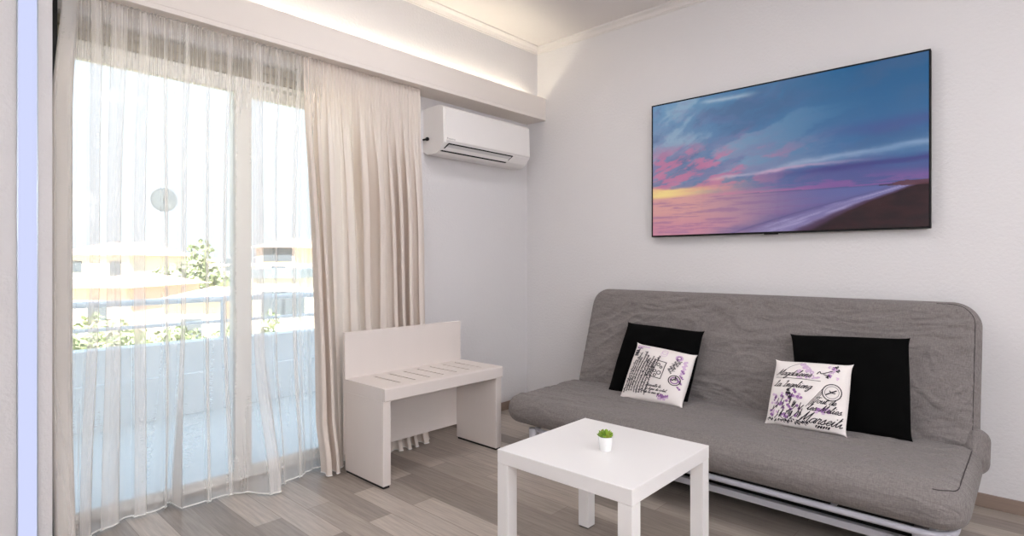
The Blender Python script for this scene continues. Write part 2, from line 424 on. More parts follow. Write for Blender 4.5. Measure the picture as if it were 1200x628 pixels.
# right, gathered beige drape
ynodes = []; n = 300; y0d, y1d = -1.935, -1.128
for i in range(n+1):
    t = i/n; ynodes.append(t)
fold_ph = []
ph = 0
for i in range(n+1):
    t = i/n; ph += (2*PI/n)*(9.5 + 3*math.sin(t*9+1) + 2.2*math.sin(t*19)); fold_ph.append(ph)
def amp(t): return .044 + .016*math.sin(t*17+.4)
path = []
for i, t in enumerate(ynodes):
    yb = y0d+(y1d-y0d)*t
    pq = fold_ph[i]
    def yf(z, yb=yb, pq=pq, t=t):
        k = sstep(ZT, 1.5, z)
        edge = (1-t)*(.055*sstep(2.2, .6, z)) - t*.03*sstep(ZT, 1.6, z)*0
        right = t*(-.03*sstep(1.2, 2.2, z))
        return yb + .013*math.sin(2*pq+.6)*k + .012*math.sin(pq+.4)*k + edge*.9 + right
    path.append((i, yf, 0))
def xs_drape(yy, z, i):
    t = i/n; pq = fold_ph[i]
    k = sstep(ZT, 1.45, z)
    base = .125 + .035*sstep(1.0, 0, z)
    fine = .006*math.sin(t*2*PI*36)
    am = amp(t)*(1 + .25*math.sin(z*2.1+t*8))
    lean = .012*math.sin(z*1.7 + t*20)
    cs = 2*abs(math.sin(pq/2+.4*math.sin(z*1.3+t*9)*.3))**.62-1.15
    x = base + fine*(1-k) + (am*cs + lean)*k
    hang = sstep(.30, .02, z)
    left = sstep(.22, .05, t)
    return min(x, .222 if t > .2 else 1) + hang*(.055*left + (.028 if t > .25 else 0)*sstep(.085, .02, z)/max(hang, .01)*hang)
drape = thing('curtain', 'gathered beige voile curtain hanging in folds behind the white bench', 'curtain', (.14, -1.53, 0))
build_curtain(drape, path, xs_drape, 46, M['drape'], .003)

# ------------------------------------------------------------------ bench
BY0, BY1 = -1.765, -.925
bench = thing('luggage_bench', 'white luggage bench with slotted seat and low back standing before the curtain', 'bench', (.42, (BY0+BY1)/2, 0))
# seat board with seven slots: built as frame strips so that the slots are open
b = MB()
sx0, sx1, sz0, sz1 = .255, .62, .432, .497
nsl = 7; sl0, sl1 = .30, .545
pitch = (BY1-BY0-.16)/nsl
edges = []
for k in range(nsl):
    c = BY0+.10+pitch*(k+.5); edges.append((c-.008, c+.008))
prev = BY0
for (e0, e1) in edges:
    b.box(sl0, sl1, prev, e0, sz0, sz1); prev = e1
b.box(sl0, sl1, prev, BY1, sz0, sz1)
b.box(sx0, sl0, BY0, BY1, sz0, sz1); b.box(sl1, sx1-.012, BY0, BY1, sz0, sz1)
seat = b.build('seat', M['bench'], bench)
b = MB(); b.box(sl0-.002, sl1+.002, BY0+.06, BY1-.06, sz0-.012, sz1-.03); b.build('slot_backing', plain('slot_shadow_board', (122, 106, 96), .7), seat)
b = MB(); b.box(sx1-.012, sx1, BY0, BY1, sz0, sz1+.0005); b.build('front_edge', M['bench'], seat, bevel=.006, seg=3)
b = MB(); b.box(.255, .606, BY0, BY0+.047, .012, sz0); b.build('side_panel', M['bench'], bench, bevel=.004)
b = MB(); b.box(.255, .606, BY1-.047, BY1, .012, sz0); b.build('side_panel', M['bench'], bench, bevel=.004)
b = MB(); b.box(.233, .255, BY0, BY1-.012, .09, .745); b.build('backrest', M['bench'], bench, bevel=.003)
for yy in (BY0+.006, BY1-.041):
    b = MB(); b.box(.262, .60, yy, yy+.035, 0, .012); b.build('foot', M['dark'], bench)

# ------------------------------------------------------------------ air conditioner
ac = thing('air_conditioner', 'white split air conditioner unit on the wall beneath the pelmet', 'air conditioner', (0, -.62, 1.82))
A0, A1 = -1.035, -.205
body = [(0, 1.845), (0, 2.125), (.15, 2.13), (.185, 2.122), (.196, 2.105), (.203, 1.90), (.200, 1.885), (.165, 1.842), (.13, 1.822), (.04, 1.822)]
b = MB(); b.prism(body, 'y', A0, A1); fix_normals(b.build('body', M['acwhite'], ac, bevel=.010, seg=3))
b = MB(); b.prism([(.196, 2.113), (.203, 2.108), (.2105, 1.902), (.205, 1.892), (.198, 1.892)], 'y', A0+.018, A1-.004); fp = fix_normals(b.build('front_panel', M['acwhite'], ac, bevel=.004))
# logo: small grey letters
def text_mesh(txt, size):
    cu = bpy.data.curves.new('t', 'FONT'); cu.body = txt; cu.size = size; cu.align_x = 'LEFT'
    ob = bpy.data.objects.new('t', cu); COL.objects.link(ob)
    dg = bpy.context.evaluated_depsgraph_get(); dg.update()
    me = bpy.data.meshes.new_from_object(ob.evaluated_get(dg)); 
    vs = [v.co.copy() for v in me.vertices]; fs = [tuple(p.vertices) for p in me.polygons]
    bpy.data.objects.remove(ob); bpy.data.curves.remove(cu); bpy.data.meshes.remove(me)
    return vs, fs
# seen line of letters, drawn as plain strokes (illegible in the photo)
b = MB()
vs, fs = text_mesh('Panasonic', .0175)
zb = 1.905
b.add([(.2103+ (zb-.0)*0 - .0348*(v.y)+.0008, A0+.024+v.x, zb+v.y) for v in vs], fs)
b.build('logo', M['print_grey'], fp)
# louver outlined in black, on the slanted lower front
p0, p1 = Vector((.2006, 0, 1.886)), Vector((.137, 0, 1.8245))
dr = (p1-p0); nrm = Vector((-dr.z, 0, dr.x)).normalized(); nrm = nrm if nrm.x > 0 else -nrm
def lp(s_, y_, h): 
    q = p0 + dr*s_ + nrm*h; return (q.x, y_, q.z)
lv = MB()
def slab(b, s0, s1, ya0, yb0, ya1, yb1, h0, h1, mi=0):
    vs = [lp(s0, ya0, h0), lp(s0, yb0, h0), lp(s1, yb1, h0), lp(s1, ya1, h0), lp(s0, ya0, h1), lp(s0, yb0, h1), lp(s1, yb1, h1), lp(s1, ya1, h1)]
    b.add(vs, [(0,1,2,3),(7,6,5,4),(0,4,5,1),(1,5,6,2),(2,6,7,3),(3,7,4,0)], mi)
slab(lv, .06, .80, A0+.045, A1-.185, A0+.012, A1-.215, -.004, .004); louver = fix_normals(lv.build('louver', M['acgrey'], ac))
g = MB()
slab(g, .0, .09, A0+.045, A1-.18, A0+.042, A1-.182, .002, .0055)
slab(g, .66, .78, A0+.02, A1-.208, A0+.012, A1-.212, .002, .0065)
slab(g, .05, .75, A0+.043, A0+.052, A0+.015, A0+.026, .002, .0055)
slab(g, .06, .75, A1-.186, A1-.181, A1-.212, A1-.206, .002, .0055)
fix_normals(g.build('louver_gap', M['black'], louver))
for k in range(3):
    b = MB(); slab(b, .35, .5, A1-.15+k*.03, A1-.14+k*.03, A1-.15+k*.03, A1-.14+k*.03, 0, .003)
    fix_normals(b.build('indicator', M['acgrey'], ac))
kn = MB(); kn.lathe([(0, .022), (.007, .022), (.0115, .018), (.0125, .010), (.011, .004), (.006, 0), (.006, -.03)], (.04, -1.045, 1.923), 20, axis='x')
tag(fix_normals(kn.build('wall_hook', M['black'], origin=(0, -1.045, 1.923))), 'small black round hook on the wall between curtain and air conditioner', 'hook')
kn = None

# ------------------------------------------------------------------ television
TX0, TX1, TZ0, TZ1, TY = 1.125, 2.597, 1.283, 2.137, -.05
tv = thing('television', 'large wide flat television mounted on the wall above the sofa', 'television', ((TX0+TX1)/2, 0, (TZ0+TZ1)/2))
b = MB(); b.box(TX0, TX1, TY+.002, TY+.03, TZ0, TZ1); b.box(TX0+.25, TX1-.25, TY+.03, TY+.045, TZ0+.1, TZ1-.25)
b.build('housing', M['black'], tv, bevel=.003)
b = MB(); bw = .0075
b.box(TX0, TX1, TY-.003, TY+.003, TZ1-bw, TZ1); b.box(TX0, TX1, TY-.003, TY+.003, TZ0, TZ0+bw*1.3)
b.box(TX0, TX0+bw, TY-.003, TY+.003, TZ0+bw, TZ1-bw); b.box(TX1-bw, TX1, TY-.003, TY+.003, TZ0+bw, TZ1-bw)
bez = b.build('bezel', M['black'], tv)
b = MB(); b.box(1.83, 1.905, TY-.002, TY+.01, TZ0-.006, TZ0+.002); b.build('sensor', M['black'], tv, bevel=.002)
b = MB(); b.box(1.6, 2.1, TY+.045, -.0005, 1.55, 1.9); b.build('wall_mount', M['dark'], tv)
def mixc(a, b_, t): t = min(1, max(0, t)); return tuple(x*(1-t)+y_*t for x, y_ in zip(a, b_))
def fbm(x, y_, s=0, o=5):
    return noise.fractal(Vector((x, y_, s)), 1.0, 2.0, o)
def fb(x, y_, s=0, o=6):
    return noise.fractal(Vector((x, y_, s)), .75, 2.1, o)
def picture(u, v):
    hz = .716 + .026*u
    if v < hz:
        t = v/hz
        # cloud bands fan out from a point low on the left
        dx, dy = u+.25, (hz+.02-v)*1.15
        ang = math.atan2(dy, dx); rad = math.log(math.hypot(dx, dy)+.05)
        n1 = fb(ang*4.5+.3*fb(u*4, v*4, 5), rad*1.6, 1.7)
        n2 = fb(ang*9, rad*3.2+u*2, 9.3)
        n3 = fb(u*5, v*24, 4.4)
        nm = fb(u*9, v*13, 12.1)
        warp = .09*n1+.05*nm
        c = mixc(mixc((98, 140, 176), (28, 88, 134), u*1.3-.08), mixc((112, 128, 162), (62, 106, 152), u*1.15), t*1.5)
        c = mixc(c, (74, 96, 134), sstep(.0, .6, n1)*.75*(1-.55*t)*(1-.35*u))
        c = mixc(c, (150, 172, 190), sstep(.02, .5, -n1+.2*nm)*.60*sstep(.95, .1, u))
        c = mixc(c, (112, 116, 158), sstep(.0, .5, nm)*.30*sstep(.9, .2, u))
        s = math.exp(-((v-.035-.03*u-.012*nm)/.017)**2)*sstep(.19, .27, u)*sstep(.48, .38, u); c = mixc(c, (188, 196, 206), s*.6)  # pale streak painted as a ceiling light reflected in the screen glass
        pk = sstep(.36, .62, t+warp)*sstep(1.10, .88, t)*sstep(.86, .25, u)
        c = mixc(c, (196, 114, 148), pk*sstep(-.25, .35, n2+.5*nm)*.80)
        c = mixc(c, (130, 122, 158), pk*sstep(.0, .4, -n2+.2*n3)*.60)
        c = mixc(c, (84, 80, 136), sstep(.74, .9, t+warp*.6)*sstep(.3, .8, u)*.75)
        c = mixc(c, (150, 88, 150), sstep(.86, .97, t)*sstep(.25, .6, u)*sstep(-.3, .25, n3)*.6)
        vb = .60 - .085*sstep(.25, 1.05, u)
        bm = math.exp(-((v-vb-.016*nm)/(.009+.026*u*u))**2)*sstep(.20, .36, u)
        c = mixc(c, mixc((220, 190, 196), (136, 160, 192), u*1.15), bm*(.65+.25*n3))
        vb2 = .60 - .02*sstep(.2, .7, u)
        c = mixc(c, (206, 160, 186), math.exp(-((v-vb2-.01*nm)/.010)**2)*sstep(.42, .5, u)*sstep(.95, .6, u)*.6)
        c = mixc(c, (66, 62, 122), math.exp(-((v-.645+.045*u-.012*n3)/.022)**2)*sstep(.45, .75, u)*.75)
        c = mixc(c, (78, 74, 134), math.exp(-((v-.42+.04*u-.03*n1)/.035)**2)*sstep(.6, .9, u)*.5)
        gl = sstep(.80, .97, t+.08*n3)*sstep(.60, .05, u)
        c = mixc(c, (226, 166, 134), gl*.85)
        c = mixc(c, (238, 214, 136), sstep(.87, .97, t+.06*n3)*sstep(.34, .02, u)*sstep(1.01, .965, t)*.9)
        c = mixc(c, (198, 116, 150), sstep(.955, 1, t)*sstep(.05, .3, u)*sstep(.75, .45, u)*.6)
    else:
        t = (v-hz)/(1-hz)
        n = fb(u*5, v*46, 6.1); nb = fb(u*12, v*22, 2.2)
        c = mixc((206, 150, 148), (112, 100, 148), sstep(.10, .72, u))
        c = mixc(c, (186, 122, 150), sstep(.3, .9, t)*sstep(.6, .1, u)*.7)
        c = mixc(c, (128, 92, 142), sstep(-.1, .5, n)*.45)
        c = mixc(c, (84, 100, 154), sstep(.45, .85, u)*sstep(.75, .0, t)*.75)
        us = .985 - .365*t - .02*math.sin(t*PI)+.008*nb; d = (us-u)/(.035+.20*t)*.2
        c = mixc(c, (92, 88, 138), sstep(.42, .16, d+.05*nb)*.6)
        w = sstep(.22, .15, d+.03*nb)*sstep(.0, .05, d)
        c = mixc(c, (160, 150, 190), w*(.35+.5*sstep(-.4, .5, fb(d*22, v*30+u*10, 8.8))))
        c = mixc(c, (84, 76, 126), math.exp(-((d-.23-.02*nb)/.012)**2)*.6)
        c = mixc(c, (74, 52, 78), sstep(.06, .0, d)); 
        c = mixc(c, mixc((50, 27, 30), (34, 20, 25), nb+.5), sstep(.0, -.03, d))
        c = mixc(c, (70, 72, 120), sstep(.05, .0, t)*sstep(.3, .6, u)*.5)
    hd = hz - .016*sstep(.885, .93, u) - .006*fbm(u*40, 1, 2)
    if u > .885 and hd < v < hz+.012: c = mixc(c, (92, 54, 62), .85)
    if .86 < u <= .9 and hz-.002 < v < hz+.006: c = (58, 52, 82)
    return c
NU, NV = 440, 250
sx0_, sx1_, sz0_, sz1_ = TX0+bw, TX1-bw, TZ0+bw, TZ1-bw
vs = [(sx0_+(sx1_-sx0_)*i/NU, TY, sz1_+(sz0_-sz1_)*j/NV) for j in range(NV+1) for i in range(NU+1)]
fs = [(j*(NU+1)+i, (j+1)*(NU+1)+i, (j+1)*(NU+1)+i+1, j*(NU+1)+i+1) for j in range(NV) for i in range(NU)]
b = MB(); b.add(vs, fs)
m, nt, pb = new_mat('screen_picture')
vc = nt.nodes.new('ShaderNodeVertexColor'); vc.layer_name = 'picture'
pb.inputs['Base Color'].default_value = (.004, .004, .005, 1); pb.inputs['Roughness'].default_value = .08
nt.links.new(vc.outputs[0], pb.inputs['Emission Color']); pb.inputs['Emission Strength'].default_value = .97/2.11
scr = b.build('screen', m, tv)
at = scr.data.color_attributes.new('picture', 'FLOAT_COLOR', 'POINT')
buf = []
for j in range(NV+1):
    for i in range(NU+1): buf += list(lin(picture(i/NU, j/NV))) + [1]
at.data.foreach_set('color', buf)
scr['label'] = 'glossy screen showing a violet and blue sunset over a beach'

# ------------------------------------------------------------------ sofa bed
def cushion(hx, hy, hz, R, r, nx, ny, ex, disp):
    """rounded slab; returns verts (local), faces. disp(x,y,top)->offset along the surface"""
    def samples(h, n):
        out = []; m = 7
        for i in range(m): out.append(-h + r*(1-math.cos(PI/2*i/m)))
        k = n
        for i in range(k+1): out.append(-h+r+(2*h-2*r)*i/k)
        for i in range(m-1, -1, -1): out.append(h - r*(1-math.cos(PI/2*i/m)))
        return out
    X = samples(hx, nx); Y = samples(hy, ny)
    def place(x, y_):
        qx, qy = abs(x)-(hx-R), abs(y_)-(hy-R)
        if qx > 0 and qy > 0:
            mx_, hp = max(qx, qy), math.hypot(qx, qy); k = mx_/hp
            qx2, qy2 = qx*k, qy*k; d = R - math.hypot(qx2, qy2)
            return math.copysign(hx-R+qx2, x), math.copysign(hy-R+qy2, y_), d
        return x, y_, min(hx-abs(x), hy-abs(y_))
    vs = []; fs = []; n, m = len(X), len(Y)
    for side in (1, -1):
        for y_ in Y:
            for x in X:
                px, py, d = place(x, y_)
                t = min(1, max(0, d/r)); z = hz*(1-(1-t)**ex)**(1/ex)
                w = disp(px, py, side)
                vs.append((px, py, side*(z + w*min(1, t*1.5))))
    for s_ in range(2):
        o = s_*n*m
        for j in range(m-1):
            for i in range(n-1):
                f = (o+j*n+i, o+j*n+i+1, o+(j+1)*n+i+1, o+(j+1)*n+i)
                fs.append(f if s_ == 0 else f[::-1])
    return vs, fs, place
def ridged(x, y_, s): 
    return 1-abs(noise.noise(Vector((x, y_, s))))*2
SX0, SX1 = .725, 2.808
BX0, BX1 = .748, 2.792
sofa = thing('sofa_bed', 'grey canvas sofa bed with white metal frame against the television wall', 'sofa', (1.79, -.55, 0))
def weld(ob):
    import bmesh
    bm = bmesh.new(); bm.from_mesh(ob.data); bmesh.ops.remove_doubles(bm, verts=bm.verts, dist=.0004); bmesh.ops.recalc_face_normals(bm, faces=bm.faces)
    bm.to_mesh(ob.data); bm.free()
    for p in ob.data.polygons: p.use_smooth = True
    return ob
def seat_disp(x, y_, side):
    if side < 0: return 0
    q = noise.noise(Vector((x*3, y_*4, 11)))
    a = .016*ridged(x*1.3+q, y_*14+q*2, 1.3)**2*(.5+.5*noise.noise(Vector((x*2, y_*3, 21)))) + .003*ridged(x*5+q*2, y_*30+q*4, 3.3) + .003*noise.noise(Vector((x*7, y_*9, 2))) + .006*noise.noise(Vector((x*1.5, y_*2, 5)))
    return a
shx, shy, shz = (SX1-SX0)/2, .357, .074; bhx = (BX1-BX0)/2
vs, fs, _ = cushion(shx, shy, shz, .10, .080, 260, 70, 2.3, seat_disp)
SC = Vector(((SX0+SX1)/2, -.692, .288))
b = MB(); b.add([SC+Vector(v) for v in vs], fs, 0, True); seat_o = weld(b.build('seat_cushion', M['sofa'], sofa))
# backrest, leaning
e0 = Vector((0, -.335, .255)); e1 = Vector((0, -.105, .935))
ay = (e1-e0).normalized(); an = Vector((0, -ay.z, ay.y)); L2 = (e1-e0).length/2; bc = (e0+e1)/2 + Vector(((BX0+BX1)/2, 0, 0))
def back_disp(x, y_, side):
    if side < 0: return 0
    q = noise.noise(Vector((x*2.5, y_*4, 31))); q2 = noise.noise(Vector((x*6, y_*6, 37)))
    w = .010*ridged(x*3.2 + q*1.6, y_*15 + q*3 + 1.0*math.sin(x*4), 4.3)**2 + .010*ridged(x*3.0+y_*6+q2*.5, y_*6-x*3.0+q2*.5, 7.1) + .004*ridged(x*9+q*2, y_*26+q2*3, 17)
    return w + .005*noise.noise(Vector((x*1.6, y_*3, 8))) - .004
vs, fs, _ = cushion(bhx, L2, .062, .11, .058, 260, 90, 2.4, back_disp)
def bk(v): return bc + Vector((v[0], 0, 0)) + ay*v[1] + an*v[2]
b = MB(); b.add([bk(v) for v in vs], fs, 0, True); back_o = weld(b.build('backrest', M['sofa'], sofa))
# piping seams
def ring(hx, hy, R, inset, zf, tf, n=10):
    pts = []
    hx -= inset; hy -= inset; R = max(.01, R-inset)
    for (cx_, cy_, a0) in ((hx-R, hy-R, 0), (-hx+R, hy-R, PI/2), (-hx+R, -hy+R, PI), (hx-R, -hy+R, 1.5*PI)):
        for k in range(n+1):
            a = a0+PI/2*k/n; pts.append((cx_+R*math.cos(a), cy_+R*math.sin(a)))
    # resample the long straight runs
    out = []
    for i in range(len(pts)):
        p, q = pts[i], pts[(i+1) % len(pts)]; l = math.dist(p, q); m = max(1, int(l/.05))
        for k in range(m): out.append((p[0]+(q[0]-p[0])*k/m, p[1]+(q[1]-p[1])*k/m))
    return [tf((p[0], p[1], zf)) for p in out]
def seam(hx, hy, R, inset, hz, r, ex, disp, tf, start, stop):
    """stitched seam that follows the cushion surface along part of its rim"""
    pts = [p for p in ring(hx, hy, R, inset, 0, lambda v: v)]
    out = []
    for p in pts[start:stop]:
        t = min(1, inset/r); z = hz*(1-(1-t)**ex)**(1/ex) + disp(p[0], p[1], 1)*min(1, t*1.5)
        out.append(tf((p[0], p[1], z+.0008)))
    return out
allp = ring(shx, shy, .10, .034, 0, lambda v: v); nR = len(allp)
def pick(hx, hy, R, inset, cond, rot):
    ids = ring(hx, hy, R, inset, 0, lambda v: v)
    ids = ids[rot:]+ids[:rot]
    return [p for p in ids if cond(p)]
def seam_on(ptsl, inset, hz, r, ex, disp, tf):
    t = min(1, inset/r)
    return [tf((p[0], p[1], hz*(1-(1-t)**ex)**(1/ex) + disp(p[0], p[1], 1)*min(1, t*1.5) + .0007)) for p in ptsl]
half = nR//2
sp_ = pick(shx, shy, .10, .034, lambda p: p[0] > shx-.15 and p[1] < shy-.10, half)
b = MB(); b.tube(seam_on(sp_, .034, shz, .080, 2.3, seat_disp, lambda v: SC+Vector(v)), .0018, 6); b.build('seam', M['seam'], seat_o)
nb = len(ring(bhx, L2, .11, .022, 0, lambda v: v))
sp_ = pick(bhx, L2, .11, .022, lambda p: p[0] > bhx-.2 and p[1] > -L2+.1, nb//2)
b = MB(); b.tube(seam_on(sp_, .022, .062, .058, 2.4, back_disp, bk), .0016, 6); b.build('seam', M['seam'], back_o)
# white tube frame
b = MB()
fy = -1.005
def rrpath(x0, x1, y0_, y1_, R, z):
    pts = []
    for (cx_, cy_, a0) in ((x1-R, y1_-R, 0), (x0+R, y1_-R, PI/2), (x0+R, y0_+R, PI), (x1-R, y0_+R, 1.5*PI)):
        for k in range(9): 
            a = a0+PI/2*k/8; pts.append((cx_+R*math.cos(a), cy_+R*math.sin(a), z))
    return pts
b.tube(rrpath(SX0+.19, SX1-.045, -1.012, -.36, .09, .200), .0125, 12, closed=True)
for xx in (1.2, 1.8, 2.4): b.tube([(xx, -1.0, .2), (xx, -.37, .2)], .01, 8)
b.build('frame', M['frame'], sofa)
b = MB(); b.box(.927, 2.663, -.865, -.835, .075, .105); b.build('rail', M['metal'], sofa, bevel=.004)
for (lx, ly) in ((.915, -.985), (2.675, -.985), (.915, -.45), (2.675, -.45)):
    b = MB(); b.lathe([(.0, 0), (.017, 0), (.021, .01), (.026, .12), (.028, .198), (0, .198)], (lx, ly, 0), 24); lg = fix_normals(b.build('leg', M['metal'], sofa))
for lx in (.915, 2.675):
    b = MB(); b.box(lx-.012, lx+.012, -.985, -.45, .075, .1); b.build('side_rail', M['metal'], sofa, bevel=.003)

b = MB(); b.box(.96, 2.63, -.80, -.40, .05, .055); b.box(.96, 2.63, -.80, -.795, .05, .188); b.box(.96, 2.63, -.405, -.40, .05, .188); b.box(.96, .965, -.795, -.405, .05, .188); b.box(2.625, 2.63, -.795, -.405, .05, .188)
b.build('under_shade_box', M['black'], sofa)  # black box added to stand in for the shade under the seat
# bunched fold of the mattress at the hinge, right end
vs, fs, _ = cushion(.05, .095, .065, .048, .060, 14, 24, 2.0, lambda x, y_, s_: .006*ridged(x*8, y_*22, 5.5))
HB = Vector((SX1-.030, -.335, .335)); hy_ = Vector((0, .62, .78)).normalized(); hz_ = Vector((0, -.78, .62)).normalized()
b = MB(); b.add([HB+Vector((v[0], 0, 0))+hy_*v[1]+hz_*v[2] for v in vs], fs, 0, True); weld(b.build('cover_fold', M['sofa'], sofa))

# ------------------------------------------------------------------ pillows
GLY = {
 'a': [[(.85,.85),(.5,1),(.15,.7),(.1,.25),(.35,0),(.7,.3),(.88,1),(.8,.3),(.95,.02),(1.15,.25)]],
 'b': [[(0,.2),(.35,1.2),(.45,2),(.25,2),(.2,.6),(.3,.05),(.65,.1),(.8,.6),(.6,.95),(.95,.85)]],
 'd': [[(.8,.85),(.45,1),(.1,.6),(.2,.05),(.6,.2),(.95,2),(.85,.3),(1,.02),(1.2,.3)]],
 'e': [[(0,.3),(.5,.5),(.7,.8),(.45,1),(.15,.6),(.25,.08),(.6,.05),(.9,.4)]],
 'g': [[(.8,.85),(.45,1),(.1,.6),(.3,.1),(.7,.4),(.88,1),(.75,-.5),(.4,-1),(.15,-.7),(.6,-.2),(1.1,.3)]],
 'i': [[(0,.3),(.25,1),(.2,.2),(.4,0),(.65,.3)], [(.32,1.45),(.36,1.55)]],
 'l': [[(0,.3),(.4,1.4),(.5,2),(.3,2),(.25,.5),(.4,0),(.7,.3)]],
 'm': [[(0,.4),(.2,1),(.15,0),(.35,.8),(.55,1),(.6,.6),(.55,0),(.75,.8),(.95,1),(1.05,.6),(1,.1),(1.2,.1),(1.35,.4)]],
 'n': [[(0,.4),(.2,1),(.15,0),(.4,.85),(.65,1),(.7,.6),(.68,.1),(.85,.02),(1.05,.35)]],
 'o': [[(.6,.95),(.25,.9),(.1,.4),(.3,.02),(.7,.15),(.8,.65),(.55,.98),(.7,.8),(1.05,.85)]],
 'r': [[(0,.3),(.25,1.1),(.35,.95),(.65,.95),(.55,.3),(.7,.02),(.95,.35)]],
 's': [[(0,.25),(.45,1.1),(.5,.7),(.65,.3),(.4,0),(.15,.12),(.5,.05),(.95,.4)]],
 't': [[(0,.3),(.4,1.7),(.3,.3),(.45,0),(.75,.3)], [(.1,1.2),(.75,1.25)]],
 'u': [[(0,.6),(.2,1),(.15,.3),(.35,0),(.65,.3),(.8,1),(.75,.2),(.95,.02),(1.15,.35)]],
 'M': [[(-.1,.1),(.15,.2),(.55,2),(.6,1.9),(.7,.4),(1.35,2),(1.4,1.8),(1.35,.2),(1.55,0),(1.8,.3)]],
 'L': [[(.3,1.6),(.7,2),(.75,1.6),(.4,.5),(.05,.1),(.3,.2),(.8,0),(1.15,.3)]],
 'I': [[(.1,1.8),(.6,2),(.45,1),(.3,.1),(.0,.2),(.5,.05),(.8,.3)]],
 'J': [[(.1,1.7),(.6,2),(1,1.9),(.7,.6),(.3,-.3),(.0,-.1),(.6,.3),(1.1,.4)]],
 'T': [[(0,1.6),(.3,1.95),(1.2,1.9)], [(.75,1.9),(.55,.4),(.2,0),(0,.25)]],
 '1': [[(.2,1.3),(.5,1.7),(.4,0)]], '8': [[(.6,1.6),(.3,1.6),(.3,1.1),(.65,.7),(.55,.05),(.2,.1),(.2,.6),(.6,1.1),(.65,1.5),(.5,1.7)]],
 '9': [[(.65,1.2),(.35,.9),(.2,1.3),(.45,1.7),(.65,1.3),(.55,0)]], '2': [[(.15,1.3),(.45,1.7),(.65,1.3),(.1,.05),(.7,.1)]],
 'f': [[(0,.2),(.4,1.3),(.6,2),(.4,2),(.25,.2),(.1,-.9),(.3,-.8),(.4,0),(.8,.3)]],
}
ADV = {'M': 1.75, 'L': 1.1, 'm': 1.3, 'i': .62, 'l': .66, 't': .68, 'r': .88, 'J': 1.1, 'T': .9, 'f': .75, 'e': .85, 's': .9}
def smooth_line(pts, k=4):
    out = []
    n = len(pts)
    for i in range(n-1):
        p0_, p1_, p2_, p3_ = pts[max(0, i-1)], pts[i], pts[i+1], pts[min(n-1, i+2)]
        for t in range(k):
            t = t/k
            out.append(tuple(.5*(2*p1_[c]+(p2_[c]-p0_[c])*t+(2*p0_[c]-5*p1_[c]+4*p2_[c]-p3_[c])*t*t+(3*p1_[c]-p0_[c]-3*p2_[c]+p3_[c])*t**3) for c in (0, 1)))
    out.append(pts[-1]); return out
def write(txt, x, y_, s, ang=0, slant=.45):
    """list of polylines in pillow (u,v) space"""
    res = []; cx_ = 0; ca, sa = math.cos(ang), math.sin(ang)
    for ch in txt:
        if ch == ' ': cx_ += .8; continue
        for pl in GLY[ch]:
            q = []
            for (px, py) in smooth_line(pl):
                px = px+cx_+slant*py; q.append((x+s*(px*ca-py*sa), y_+s*(px*sa+py*ca)))
            res.append(q)
        cx_ += ADV.get(ch, 1.0)
    return res
def circle(x, y_, r, n=28, a0=0, a1=2*PI): return [(x+r*math.cos(a0+(a1-a0)*i/n), y_+r*math.sin(a0+(a1-a0)*i/n)) for i in range(n+1)]
def scrawl(x, y_, l, h, ang, rnd):
    q = []; n = max(6, int(l/h*3.2)); ca, sa = math.cos(ang), math.sin(ang)
    for i in range(n):
        px, py = l*i/n + h*.3*rnd.uniform(-1, 1), h*(i % 2)*rnd.uniform(.5, 1.3)*(2 if rnd.random() < .15 else 1)
        q.append((x+px*ca-py*sa, y_+px*sa+py*ca))
    return smooth_line(q, 3)
